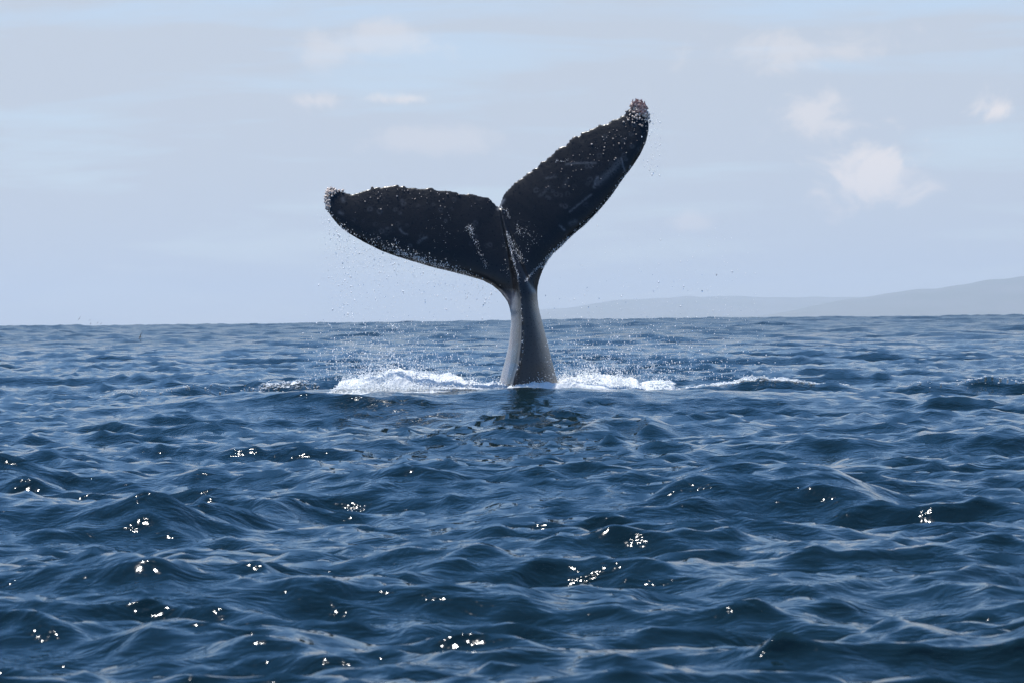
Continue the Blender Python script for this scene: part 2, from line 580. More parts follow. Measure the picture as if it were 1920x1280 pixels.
lead_l = Z1([(1060, 1178), (1043, 1140), (1010, 1097), (970, 1062), (920, 1036), (850, 1014), (760, 991), (660, 968), (560, 938), (460, 908), (370, 874), (280, 828),
             (200, 782), (150, 742), (110, 694), (86, 650), (76, 610)])
trail_l = Z1([(80, 570), (93, 551), (120, 544), (150, 548), (190, 562), (220, 572), (250, 565), (275, 558), (300, 546), (316, 545), (326, 529), (338, 528), (346, 537), (362, 530),
              (378, 538), (400, 530), (428, 528), (460, 521), (480, 529), (500, 529), (520, 539), (548, 538), (580, 544), (610, 544), (630, 540), (655, 543), (672, 550), (700, 553),
              (722, 558), (750, 560), (780, 566), (806, 573), (840, 571), (870, 575), (890, 576), (905, 584), (935, 587), (960, 600), (980, 620)])


Z_JOINT = at(960, 540, WHALE_Y).z


def lean(z):
    """the flukes are tipped back, their upper edge farther from the boat"""
    q = np.maximum(np.asarray(z) - Z_JOINT + 0.1, 0)
    return 0.40 * (np.sqrt(q * q + 0.09) - 0.3)


def on_tail(u, v):
    """points of the leaning tail seen at those photograph pixels"""
    u = np.asarray(u, float); v = np.asarray(v, float)
    p = at_np(u, v, np.full(u.shape, WHALE_Y))
    for _ in range(3):
        p = at_np(u, v, WHALE_Y + lean(p[..., 2]))
    return p


def plane(pts):
    a = np.array(pts, float)
    return on_tail(a[:, 0], a[:, 1])[:, [0, 2]]


outline = np.concatenate([plane(t) for t in (trail_r, lead_r, ped_r, ped_l, lead_l, trail_l)])
fl_out = np.concatenate([plane(trail_r), plane(lead_r), plane([(1004, 575), (985, 600), (965, 590)]), plane(lead_l), plane(trail_l)])


def seg_dist(P, A_, B_):
    ab = B_ - A_
    t = np.clip(((P - A_) @ ab) / max(ab @ ab, 1e-12), 0, 1)
    return np.hypot(*(P - A_ - t[:, None] * ab).T)


def poly_sdf(P, poly):
    dmin = np.full(len(P), 1e9); ins = np.zeros(len(P), bool)
    n = len(poly)
    for i in range(n):
        a, c = poly[i], poly[(i + 1) % n]
        dmin = np.minimum(dmin, seg_dist(P, a, c))
        cond = (a[1] > P[:, 1]) != (c[1] > P[:, 1])
        xi = (c[0] - a[0]) * (P[:, 1] - a[1]) / ((c[1] - a[1]) if c[1] != a[1] else 1e-9) + a[0]
        ins ^= cond & (P[:, 0] < xi)
    return np.where(ins, dmin, -dmin)          # positive inside


def line_dist(P, line):
    dmin = np.full(len(P), 1e9)
    for i in range(len(line) - 1):
        dmin = np.minimum(dmin, seg_dist(P, line[i], line[i + 1]))
    return dmin


VX = 0.017
x0, x1 = outline[:, 0].min() - .08, outline[:, 0].max() + .08
z0, z1 = -1.0, outline[:, 1].max() + .08
Y0, Y1 = -1.0, 1.65
xs = np.arange(x0, x1, VX); ys = np.arange(Y0, Y1, VX); zs = np.arange(z0, z1, VX)
XX, ZZ = np.meshgrid(xs, zs, indexing='ij')
P = np.stack([XX.ravel(), ZZ.ravel()], -1)


def value_noise(P, scale, seed, octaves=3):
    rs = R(seed); out = np.zeros(len(P)); am_ = 1.0
    for o_ in range(octaves):
        T = rs.uniform(-1, 1, (64, 64)); q = P * scale * 2 ** o_
        i = np.floor(q).astype(int); f_ = q - i; f_ = f_ * f_ * (3 - 2 * f_)
        a0, b0 = i[:, 0] % 64, i[:, 1] % 64; a1, b1 = (a0 + 1) % 64, (b0 + 1) % 64
        out += am_ * (T[a0, b0] * (1 - f_[:, 0]) * (1 - f_[:, 1]) + T[a1, b0] * f_[:, 0] * (1 - f_[:, 1]) + T[a0, b1] * (1 - f_[:, 0]) * f_[:, 1] + T[a1, b1] * f_[:, 0] * f_[:, 1])
        am_ *= .5
    return out


d_all = poly_sdf(P, fl_out)
dl = np.minimum(line_dist(P, plane(lead_r)), line_dist(P, plane(lead_l)))
dtr = np.minimum(line_dist(P, plane(trail_r)), line_dist(P, plane(trail_l)))
# the ragged trailing edge
d_all = d_all + 0.010 * value_noise(P, 11.0, 4, 3) * np.exp(-dtr / 0.06)
ins = np.maximum(d_all, 0)
fl_t = 0.125 * (1 - np.exp(-dtr / 0.50)) * np.sqrt(np.clip(1 - np.exp(-np.minimum(dl, ins * 3) / 0.16), 0, 1)) + 0.012 * (1 - np.exp(-ins / .02))
fl_t = np.where(d_all > 0, np.minimum(fl_t, 0.004 + ins * 1.6), d_all * 1.2)
# peduncle: front depth rises to a keel
zz = P[:, 1]
lz = np.concatenate([plane(ped_l), plane([(957, 540), (950, 500), (943, 440), (936, 392)])])
rz_ = np.concatenate([plane(ped_r)[::-1], plane([(1003, 540), (988, 500), (966, 440), (942, 392)])])
keel = plane([(955, 900), (957, 800), (960, 727), (965, 705), (973, 680), (978, 640), (979, 600), (977, 560), (970, 520), (961, 490), (953, 455), (946, 432), (938, 392)])
o_ = np.argsort(lz[:, 1]); Lx = np.interp(zz, lz[o_, 1], lz[o_, 0])
o_ = np.argsort(rz_[:, 1]); Rx = np.interp(zz, rz_[o_, 1], rz_[o_, 0])
o_ = np.argsort(keel[:, 1]); Kx = np.interp(zz, keel[o_, 1], keel[o_, 0])
ztop = keel[:, 1].max()
zb = at(960, 725, WHALE_Y).z; zj = at(960, 540, WHALE_Y).z; zk = at(960, 440, WHALE_Y).z
depth = np.interp(zz, [-1.0, zb, zj, zk, ztop], [0.80, 0.62, 0.33, 0.18, 0.07])
xx = P[:, 0]
tl = (xx - Lx) / np.maximum(Kx - Lx, .01); tr = (Rx - xx) / np.maximum(Rx - Kx, .01)
tl_c, tr_c = np.clip(tl, 0, 1), np.clip(tr, 0, 1)
front = np.where(xx < Kx, tl_c ** 0.80, 1 - 0.14 * (1 - tr_c) - 0.86 * (1 - tr_c) ** 3.6)
keelbump = 1 + 0.06 * np.exp(-((xx - Kx) / 0.022) ** 2) * (1 + 0.35 * np.sin(zz * 31 + 2.0 * np.sin(zz * 9)) * np.sin(zz * 5.3 + 1))
pf = depth * front * keelbump
edge = np.minimum(xx - Lx, Rx - xx)
pf = np.where(edge > 0, pf, edge * 1.5)
pf = np.where(zz > ztop, np.minimum(pf, (ztop - zz) * 1.5), pf)
mid = np.clip(np.minimum((xx - Lx), (Rx - xx)) / np.maximum(0.5 * (Rx - Lx), .01), 0, 1)
pb = np.where(edge > 0, 0.95 * depth * np.sqrt(1 - (1 - mid) ** 2), edge * 1.5)
pb = np.where(zz > ztop, np.minimum(pb, (ztop - zz) * 1.5), pb)


def smax(a, c, k_):
    h_ = np.clip(0.5 + 0.5 * (a - c) / k_, 0, 1)
    return c * (1 - h_) + a * h_ + k_ * h_ * (1 - h_)


blend = 0.035 + 0 * zz
Fr = smax(fl_t, pf, 0.035).reshape(XX.shape)
Bk = smax(fl_t, pb, 0.05).reshape(XX.shape)
# flukes lean and curl: left tip away, right tip a little towards the boat, face tipped down to the water
fz = np.clip((ZZ - zj) / 2.5, 0, 1)
ymid = lean(ZZ) - 0.05 * sstep(0.1, 1.0, np.abs(XX + 0.1)) * fz + 0.16 * sstep(0.9, 3.2, -XX + 0.1) ** 1.3 - 0.12 * sstep(0.8, 2.6, XX)
Yg = ys[None, :, None]
F = np.maximum((ymid - Fr)[:, None, :] - Yg, Yg - (ymid + Bk)[:, None, :]).astype(np.float32)


def surface_nets(F, org, step):
    """closed quad surface of F < 0"""
    inside = F < 0
    nx, ny, nz = F.shape
    cnt = np.zeros((nx - 1, ny - 1, nz - 1), np.uint8)
    for a in (0, 1):
        for c in (0, 1):
            for e in (0, 1):
                cnt += inside[a:nx - 1 + a, c:ny - 1 + c, e:nz - 1 + e]
    act = (cnt > 0) & (cnt < 8)
    ci = np.argwhere(act)
    idx = -np.ones(act.shape, np.int32)
    idx[act] = np.arange(len(ci))
    acc = np.zeros((len(ci), 3)); num = np.zeros(len(ci))
    for ax in range(3):
        o1, o2 = [k_ for k_ in range(3) if k_ != ax]
        for a in (0, 1):
            for c in (0, 1):
                pA = ci.copy(); pA[:, o1] += a; pA[:, o2] += c
                pB = pA.copy(); pB[:, ax] += 1
                fa_ = F[tuple(pA.T)]; fb_ = F[tuple(pB.T)]
                cr = (fa_ < 0) != (fb_ < 0)
                t = np.where(cr, fa_ / np.where(cr, fa_ - fb_, 1), 0)
                q = pA.astype(float); q[:, ax] += t
                acc += q * cr[:, None]; num += cr
    V = acc / num[:, None] * step + np.array(org)
    Q = []
    for ax in range(3):
        o1, o2 = [(1, 2), (2, 0), (0, 1)][ax]
        sl = [slice(1, -1)] * 3; sl[ax] = slice(0, -1)
        lo = [slice(1, -1)] * 3; hi = [slice(1, -1)] * 3
        lo[ax] = slice(0, F.shape[ax] - 1); hi[ax] = slice(1, F.shape[ax])
        A_ = inside[tuple(lo)]; B_ = inside[tuple(hi)]
        e = np.argwhere(A_ != B_)
        flip = A_[tuple(e.T)]
        e = e.copy()
        for k_ in range(3):
            if k_ != ax:
                e[:, k_] += 1
        qs = []
        for a, c in ((0, 0), (-1, 0), (-1, -1), (0, -1)):
            p_ = e.copy(); p_[:, o1] += a; p_[:, o2] += c
            qs.append(idx[tuple(p_.T)])
        q = np.stack(qs, -1)
        q[~flip] = q[~flip][:, ::-1]
        Q.append(q)
    return V, np.concatenate(Q)


WV, WQ = surface_nets(F, (xs[0], ys[0], zs[0]), VX)
# relax the voxel steps
e1 = np.concatenate([WQ[:, [0, 1]], WQ[:, [1, 2]], WQ[:, [2, 3]], WQ[:, [3, 0]]])
for lam_ in (0.5, 0.5, 0.4, 0.4):
    acc = np.zeros_like(WV); cn = np.zeros(len(WV))
    for k_ in range(3):
        acc[:, k_] = np.bincount(e1[:, 0], WV[e1[:, 1], k_], len(WV)) + np.bincount(e1[:, 1], WV[e1[:, 0], k_], len(WV))
    cn = np.bincount(e1[:, 0], minlength=len(WV)) + np.bincount(e1[:, 1], minlength=len(WV))
    WV = WV * (1 - lam_) + lam_ * acc / cn[:, None]

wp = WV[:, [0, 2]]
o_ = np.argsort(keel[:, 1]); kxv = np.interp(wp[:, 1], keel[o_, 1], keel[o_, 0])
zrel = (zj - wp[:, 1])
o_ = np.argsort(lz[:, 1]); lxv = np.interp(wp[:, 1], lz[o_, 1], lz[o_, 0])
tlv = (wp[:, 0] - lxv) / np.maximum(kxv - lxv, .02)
pale_lit_v = (sstep(-0.10, 0.30, zrel) * (tlv >= .8) + sstep(-0.03, 0.16, zrel) * (tlv < .8)) * (0.10 + 0.80 * sstep(0.80, 0.25, tlv))  # paler stalk skin; sunlit left strip and shade beside the keel are painted in
pale_lit_v = np.maximum(pale_lit_v, 0.06 * sstep(-.6, -.1, zrel))
scar_v = np.zeros(len(WV))
SCARS = [([(1061, 309), (1085, 307), (1116, 307)], 3.0, .35), ([(1164, 298), (1168, 315), (1173, 327)], 2.5, .5), ([(1114, 352), (1117, 340), (1120, 334)], 4, .5),
         ([(1120, 345), (1135, 332), (1150, 318), (1160, 305)], 9, .28), ([(1068, 398), (1085, 384), (1108, 366)], 2.5, .4), ([(1024, 335), (1042, 332)], 3, .25),
         ([(1050, 424), (1058, 432)], 3, .45), ([(750, 430), (756, 438), (764, 440)], 2.5, .4), ([(785, 455), (792, 449), (800, 446)], 4, .3), ([(1070, 420), (1078, 416)], 6, .25),
         ([(1030, 350), (1020, 362), (1012, 368)], 5, .14), ([(1062, 340), (1058, 350)], 6, .12), ([(636, 398), (642, 401)], 4, .3), ([(642, 372), (644, 377)], 5, .3),
         ([(934, 392), (940, 383), (945, 375)], 4, .6)]
frontv = WV[:, 1] < np.median(WV[:, 1]) + 5
for pts, wd, gn in SCARS:
    dd_ = line_dist(wp, plane(pts))
    scar_v = np.maximum(scar_v, 1.5 * gn * np.exp(-(dd_ / (wd / FPX * WHALE_Y * .7)) ** 2))
rs = R(21)
for _ in range(70):                         # pale round scars left by barnacles
    t = rs.rand()
    if rs.rand() < .6:
        uu, vv = 1010 + 190 * t + rs.uniform(-10, 60), 345 - 120 * t + rs.uniform(-10, 70)
    else:
        uu, vv = rs.uniform(640, 920), rs.uniform(370, 470)
    p = plane([(uu, vv)])[0]
    dd_ = np.hypot(*(wp - p).T)
    rr_ = rs.uniform(.012, .03)
    scar_v = np.maximum(scar_v, rs.uniform(.08, .3) * np.exp(-((dd_ - rr_) / .012) ** 2))
WVw = WV + np.array([0, WHALE_Y, 0])
whale_org = np.array([0.15, WHALE_Y, 0.3])
whale = mesh_obj('humpback_whale', WVw - whale_org, WQ, MAT_SKIN, True, None, {'pale': pale_lit_v, 'scar': scar_v})
whale.location = whale_org
tag(whale, 'black whale tail with both flukes raised upright out of the sea', 'whale')

# front surface lookup for things that sit on the skin
FRONT = (ymid - Fr)


def skin_y(x, z):
    i = np.clip(((x - xs[0]) / VX).astype(int), 0, len(xs) - 1)
    j = np.clip(((z - zs[0]) / VX).astype(int), 0, len(zs) - 1)
    return FRONT[i, j] + WHALE_Y


D2 = d_all.reshape(XX.shape)


def inside_fluke(x, z):
    i = np.clip(((x - xs[0]) / VX).astype(int), 0, len(xs) - 1)
    j = np.clip(((z - zs[0]) / VX).astype(int), 0, len(zs) - 1)
    return D2[i, j]


# ------------------------------------------------------------------ small bodies
PHI = (1 + 5 ** .5) / 2
ICO_V = np.array([(-1, PHI, 0), (1, PHI, 0), (-1, -PHI, 0), (1, -PHI, 0), (0, -1, PHI), (0, 1, PHI), (0, -1, -PHI), (0, 1, -PHI),
                  (PHI, 0, -1), (PHI, 0, 1), (-PHI, 0, -1), (-PHI, 0, 1)], float)
ICO_V /= np.linalg.norm(ICO_V[0])
ICO_F = np.array([(0, 11, 5), (0, 5, 1), (0, 1, 7), (0, 7, 10), (0, 10, 11), (1, 5, 9), (5, 11, 4), (11, 10, 2), (10, 7, 6), (7, 1, 8),
                  (3, 9, 4), (3, 4, 2), (3, 2, 6), (3, 6, 8), (3, 8, 9), (4, 9, 5), (2, 4, 11), (6, 2, 10), (8, 6, 7), (9, 8, 1)])
OCT_V = np.array([(1, 0, 0), (-1, 0, 0), (0, 1, 0), (0, -1, 0), (0, 0, 1), (0, 0, -1)], float)
OCT_F = np.array([(0, 2, 4), (2, 1, 4), (1, 3, 4), (3, 0, 4), (2, 0, 5), (1, 2, 5), (3, 1, 5), (0, 3, 5)])


def scatter(pos, rad_, kind='ico', stretch=None, seed=0, jitter=0.25):
    V0, F0 = (ICO_V, ICO_F) if kind == 'ico' else (OCT_V, OCT_F)
    rs = R(seed)
    n = len(pos)
    loc = V0[None] * (1 + rs.uniform(-jitter, jitter, (n, len(V0), 1)))
    if stretch is not None:
        loc = loc * stretch[:, None, :]
    V = pos[:, None, :] + loc * rad_[:, None, None]
    Fc = F0[None] + (np.arange(n) * len(V0))[:, None, None]
    return V.reshape(-1, 3), Fc.reshape(-1, 3)


# barnacles
def barnacle_mesh(name, pts, rads, mat, seed, lab=None):
    """low volcano-shaped shells standing on the skin"""
    rs = R(seed)
    n = len(pts); m_ = 7
    a = np.arange(m_) * 2 * np.pi / m_
    ring = np.stack([np.cos(a), 0 * a, np.sin(a)], -1)
    rings = [ring * 1.0 + [0, .25, 0], ring * .8 + [0, -.45, 0], ring * .45 + [0, -.85, 0], ring * .22 + [0, -.55, 0]]
    V0 = np.concatenate(rings + [np.array([[0, -.5, 0]])])
    V = pts[:, None, :] + V0[None] * rads[:, None, None] * (1 + rs.uniform(-.2, .2, (n, len(V0), 1)))
    Fc = []
    for k_ in range(3):
        for i in range(m_):
            j = (i + 1) % m_
            Fc += [(k_ * m_ + i, k_ * m_ + j, (k_ + 1) * m_ + j), (k_ * m_ + i, (k_ + 1) * m_ + j, (k_ + 1) * m_ + i)]
    for i in range(m_):
        Fc.append((3 * m_ + i, 3 * m_ + (i + 1) % m_, 4 * m_))
    Fc = np.array(Fc)
    Fa = (Fc[None] + (np.arange(n) * len(V0))[:, None, None]).reshape(-1, 3)
    o = mesh_obj(name, V.reshape(-1, 3) - whale_org, Fa, mat, False)
    o.parent = whale
    if lab:
        o['label'] = lab
    o['kind'] = 'stuff'
    return o


def cluster(c_u, c_v, su, sv, n, seed, axis=0.0):
    rs = R(seed); out = []
    while len(out) < n:
        a = rs.normal(0, 1, 2)
        uu = c_u + a[0] * su * math.cos(axis) - a[1] * sv * math.sin(axis)
        vv = c_v + a[0] * su * math.sin(axis) + a[1] * sv * math.cos(axis)
        p = plane([(uu, vv)])[0]
        if inside_fluke(p[:1], p[1:])[0] > -0.012:
            out.append(p)
    out = np.array(out)
    return np.stack([out[:, 0], skin_y(out[:, 0], out[:, 1]), out[:, 1]], -1)


rs = R(2)
pl = np.concatenate([cluster(614, 362, 5, 7, 60, 31), cluster(612, 375, 3, 9, 60, 32), cluster(628, 358, 8, 3, 35, 33), cluster(613, 390, 3, 5, 20, 35)])
barnacle_mesh('barnacle_cluster', pl, rs.uniform(.010, .022, len(pl)), MAT_BARN, 1, 'pale barnacle crust on the left fluke tip')
pr = np.concatenate([cluster(1188, 203, 6, 5, 35, 41), cluster(1208, 212, 5, 9, 80, 42, -.4), cluster(1193, 218, 12, 9, 45, 43)])
barnacle_mesh('barnacle_cluster', pr, rs.uniform(.010, .021, len(pr)), MAT_BARN, 2, 'pale barnacle crust on the right fluke tip')
pg = np.concatenate([cluster(1194, 198, 7, 6, 70, 51), cluster(1205, 205, 5, 7, 40, 52)])
gv = []
gpos = pg + np.array([0, -.01, 0])
st = np.stack([rs.uniform(.6, 1, len(pg)), rs.uniform(.6, 1, len(pg)), rs.uniform(1.6, 2.8, len(pg))], -1)
V_, F_ = scatter(gpos + np.array([0, 0, .015]), rs.uniform(.008, .016, len(pg)), 'ico', st, 9)
o = mesh_obj('goose_barnacle_tuft', V_ - whale_org, F_, MAT_GOOSE, False); o.parent = whale
o['kind'] = 'stuff'; o['label'] = 'reddish tuft of stalked barnacles on the right fluke tip'
# single barnacles along the trailing edges
sp = []
rs = R(77)
tl_line = plane(trail_l); trr_line = plane(trail_r)
while len(sp) < 140:
    if rs.rand() < .40:
        uu, vv = rs.uniform(632, 925), 350 + abs(rs.normal(0, 22)) + (0 if rs.rand() < .85 else rs.uniform(0, 70)); base_l = tl_line
        pr_ = .9
    else:
        t = rs.rand() ** .6
        uu, vv = 1000 + 205 * t + rs.normal(0, 8), 350 - 140 * t + abs(rs.normal(0, 30)); pr_ = .3 + .7 * t
    p = plane([(uu, vv)])[0]
    if rs.rand() < pr_ and inside_fluke(p[:1], p[1:])[0] > 0.012:
        sp.append(p)
sp = np.array(sp)
sp3 = np.stack([sp[:, 0], skin_y(sp[:, 0], sp[:, 1]), sp[:, 1]], -1)
rr_ = (.0035 + rs.exponential(.0032, len(sp))).clip(0, .015)
barnacle_mesh('barnacles', sp3, rr_, MAT_BARN, 5)

# ------------------------------------------------------------------ water thrown up by the tail
drops, dr = [], []


def add_drops(p, r_):
    drops.append(p); dr.append(r_)


def along(pts, n, rs):
    a = np.array(pts, float)
    L_ = np.r_[0, np.cumsum(np.hypot(*np.diff(a, axis=0).T))]
    t = rs.uniform(0, L_[-1], n)
    return np.interp(t, L_, a[:, 0]), np.interp(t, L_, a[:, 1]), t / L_[-1]


def on_skin(u, v, r_, lift=0.3):
    p = on_tail(u, v)
    y_ = skin_y(p[:, 0], p[:, 2])
    q = at_np(u, v, y_ - r_ * lift)
    add_drops(q, r_)


rs = R(101)
# fringe on the left leading edge
u, v, t = along(lead_l[4:-3], 4600, rs)
wgt = np.sin(np.pi * np.clip(t, 0, 1)) ** .7
keep = rs.rand(len(u)) < (.10 + .90 * np.exp(-((t - .40) / .24) ** 2)) * (.45 + .55 * (value_noise(np.stack([u * .09, v * .0], -1), 1.0, 71, 3) > -.15))
u, v = u[keep], v[keep] - (2 + np.abs(rs.normal(0, 8, keep.sum()))) * (.35 + .65 * wgt[keep]) + 1
on_skin(u, v, (.0017 + rs.exponential(.0017, len(u))).clip(0, .007), 1.2)
# right leading edge
u, v, t = along(lead_r[6:-2], 1500, rs)
u, v = u - np.abs(rs.normal(0, 3, len(u))) + 1, v - np.abs(rs.normal(0, 3, len(u)))
keep = rs.rand(len(u)) < (.25 + .75 * sstep(.55, .9, t))
on_skin(u[keep], v[keep], (.0015 + rs.exponential(.0018, keep.sum())).clip(0, .007))
# trickles
for pts, n, sd, lo, hi in (([(947, 436), (955, 465), (964, 500), (971, 530)], 420, 2.2, .003, .008), ([(975, 545), (978, 580), (980, 620), (980, 665)], 60, 1.0, .003, .007),
                           ([(978, 670), (972, 690), (966, 708)], 30, 1.5, .003, .006), ([(880, 424), (884, 438), (894, 460), (905, 485), (913, 503)], 110, 2.5, .003, .007),
                           ([(876, 430), (888, 428)], 60, 3.5, .003, .008), ([(950, 440), (968, 470), (982, 492)], 170, 3.5, .003, .008), ([(985, 528), (1000, 510), (1018, 492)], 130, 1.5, .003, .006),
                           ([(948, 455), (958, 480), (950, 515)], 60, 5, .003, .006), ([(935, 388), (950, 395), (954, 412)], 45, 2, .003, .006), ([(970, 420), (972, 440)], 30, 3, .003, .006),
                           ([(705, 440), (716, 455)], 16, 1.5, .003, .006), ([(740, 445), (745, 458)], 14, 1.5, .003, .006), ([(820, 400), (840, 470)], 25, 14, .003, .005),
                           ([(1040, 300), (1052, 304), (1066, 300)], 40, 1.2, .003, .006), ([(980, 420), (1000, 460)], 50, 10, .003, .005)):
    n = int(n * 1.6)
    u, v, t = along(pts, n, rs)
    u, v = u + rs.normal(0, sd, n), v + rs.normal(0, sd, n)
    on_skin(u, v, (lo * .42 + rs.exponential(.0012, n)).clip(0, hi * .85), .2)
# falling from the flukes
n = 2600
u, v, t = along(lead_l[3:-1], n, rs)
fall = rs.exponential(48, n)
u = u + rs.normal(0, 10, n) + 4; v = v + 3 + fall
keep = (v < 705) & ((u < 760) | (rs.rand(n) < .55))
add_drops(at_np(u[keep], v[keep], WHALE_Y + rs.normal(0, .5, keep.sum())), .0018 + rs.exponential(.0016, keep.sum()).clip(0, .007))
n = 260
u = 642 + rs.normal(0, 14, n); v = rs.uniform(430, 600, n)
add_drops(at_np(u, v, WHALE_Y + rs.normal(0, .3, n)), .0022 + rs.exponential(.002, n).clip(0, .007))
n = 150
u = 1226 + rs.normal(0, 9, n); v = rs.uniform(200, 330, n)
add_drops(at_np(u, v, WHALE_Y + rs.normal(0, .3, n)), .002 + rs.exponential(.0022, n).clip(0, .006))
n = 420
u = rs.uniform(1015, 1420, n); v = 600 - rs.exponential(70, n)
keep = (v > 420) & (u > 1015 + (560 - v) * .5)
add_drops(at_np(u[keep], v[keep], WHALE_Y + rs.normal(0, .8, keep.sum())), .0018 + rs.exponential(.0018, keep.sum()).clip(0, .007))
# spray over the water left and right
for cu, su, n, top in ((745, 85, 3000, 600), (700, 60, 600, 560), (1120, 90, 2500, 595), (1250, 110, 1100, 595)):
    u = cu + rs.normal(0, su, n); v = 712 - rs.exponential(52, n)
    if cu > 960:
        keep = (v > top) & (u > 1022) & (u < 1500)
    else:
        keep = (v > top) & (u < 940) & (u > 560)
    u, v = u[keep], v[keep]
    add_drops(at_np(u, v, WHALE_Y + rs.normal(0, .9, len(u))), .0024 + rs.exponential(.0020, len(u)).clip(0, .0065))
DP, DR = np.concatenate(drops), np.concatenate(dr)
st = np.stack([R(4).uniform(.6, 1.3, len(DP)), np.ones(len(DP)), R(5).uniform(.8, 2.4, len(DP))], -1)
V_, F_ = scatter(DP, DR, 'ico', st, 6, .12)
mi = np.repeat((R(8).rand(len(DP)) < .12).astype(int), len(ICO_F))
o = mesh_obj('water_droplets', V_, F_, [MAT_DROP, MAT_CLEAR], True, mi)
tag(o, 'glittering water droplets running and falling off the raised tail', 'droplets', None, 'stuff')


# splashes: lumpy white water, a ragged crest and thrown blobs
def splash(name, label, prof, base_v, dist, thick, seed, nblob, blob_r=(.006, .026)):
    rs = R(seed)
    us = np.array([p[0] for p in prof], float); tp = np.array([p[1] for p in prof], float)
    n, m_ = 360, 80
    u = np.linspace(us[0], us[-1], n)
    top = np.interp(u, us, tp)
    bz = at_np(u, np.full(n, base_v), np.full(n, dist))
    tz = at_np(u, top, np.full(n, dist))
    a = np.linspace(-1, 1, m_)
    X = np.repeat(bz[:, 0][:, None], m_, 1)
    Yy = dist + thick * a[None, :] * np.ones((n, 1))
    prof_y = np.clip(1 - np.abs(a) ** 2.2, 0, 1)[None, :]
    Pn = np.stack([X.ravel(), Yy.ravel()], -1)
    nz = value_noise(Pn, 3.2, seed, 6).reshape(X.shape)
    nz2 = np.abs(value_noise(Pn + 9.1, 7.0, seed + 1, 4).reshape(X.shape))
    endt = sstep(0, .10, np.linspace(0, 1, n)) * sstep(0, .10, np.linspace(1, 0, n))
    hgt = ((tz[:, 2] - bz[:, 2]) * endt)[:, None]
    zbase = bz[:, 2][:, None] - 0.16 - 0.12 * (1 - endt)[:, None]
    Zz = zbase + (hgt * (0.92 + .26 * nz - .26 * nz2) + 0.16) * prof_y
    V1 = np.stack([X + .05 * value_noise(Pn + 3, 5.0, seed + 2, 3).reshape(X.shape), Yy, Zz], -1).reshape(-1, 3)
    i, j = np.meshgrid(np.arange(n - 1), np.arange(m_ - 1), indexing='ij')
    q = np.stack([i * m_ + j, (i + 1) * m_ + j, (i + 1) * m_ + j + 1, i * m_ + j + 1], -1).reshape(-1, 4)
    T = np.concatenate([q[:, [0, 1, 2]], q[:, [0, 2, 3]]])
    # blobs
    k_ = rs.randint(0, n, nblob)
    frac = np.where(rs.rand(nblob) < .3, np.abs(rs.normal(0, .95, nblob)), np.abs(rs.normal(0, .50, nblob)))
    au = rs.uniform(-.95, .95, nblob)
    hh = hgt[k_, 0] * np.clip(1 - np.abs(au) ** 2.2, .1, 1)
    lift = np.where(frac < 1, frac, 1 + (frac - 1) * 1.5)
    tuft = 1 + .5 * value_noise(np.stack([u[k_] * .06, 0 * u[k_]], -1), 1.0, seed + 4, 3)
    pz = zbase[k_, 0] + .16 + hh * lift * tuft
    pos = np.stack([bz[k_, 0] + rs.normal(0, .03, nblob), dist + thick * au, pz], -1)
    rb = rs.uniform(*blob_r, nblob) * np.clip(1.15 - .55 * lift, .25, 1.1)
    st = np.stack([rs.uniform(.7, 1.6, nblob), np.ones(nblob), rs.uniform(.7, 1.4, nblob)], -1)
    V2, F2 = scatter(pos, rb, 'oct' if nblob > 5000 else 'ico', st, seed + 7, .3)
    V = np.concatenate([V1, V2]); Fc = np.concatenate([T, F2 + len(V1)])
    return tag(mesh_obj(name, V, Fc, MAT_FOAM, True), label, 'splash', None, 'stuff')


splash('splash', 'tall white splash of churned water left of the whale tail',
       [(612, 720), (640, 713), (665, 708), (690, 703), (712, 700), (728, 690), (745, 688), (765, 694), (790, 701), (820, 702), (848, 702), (862, 706), (880, 714), (905, 719), (930, 722)], 727, 38.0, .75, 3, 16000, (.004, .015))
splash('splash', 'low foamy splash against the left foot of the whale tail', [(872, 722), (890, 718), (905, 714), (925, 712), (945, 716), (955, 722)], 729, 37.7, .35, 13, 2200, (.004, .013))
splash('splash', 'white splash right of the whale tail behind a small dark wave',
       [(1036, 712), (1060, 704), (1085, 700), (1110, 696), (1135, 698), (1150, 696), (1170, 702), (1190, 707), (1212, 716)], 727, 38.3, .8, 23, 12000, (.004, .015))
splash('splash', 'thin band of foam across the front foot of the whale tail', [(935, 724), (955, 722), (975, 717), (1000, 715), (1030, 714), (1060, 714), (1090, 717), (1120, 721), (1160, 726)], 731, 37.45, .25, 33, 2600, (.004, .013))
splash('splash', 'small patch of foam between the right splash and the breaking crest', [(1200, 717), (1225, 711), (1245, 712), (1265, 716)], 719, 39.0, .3, 43, 350, (.005, .016))


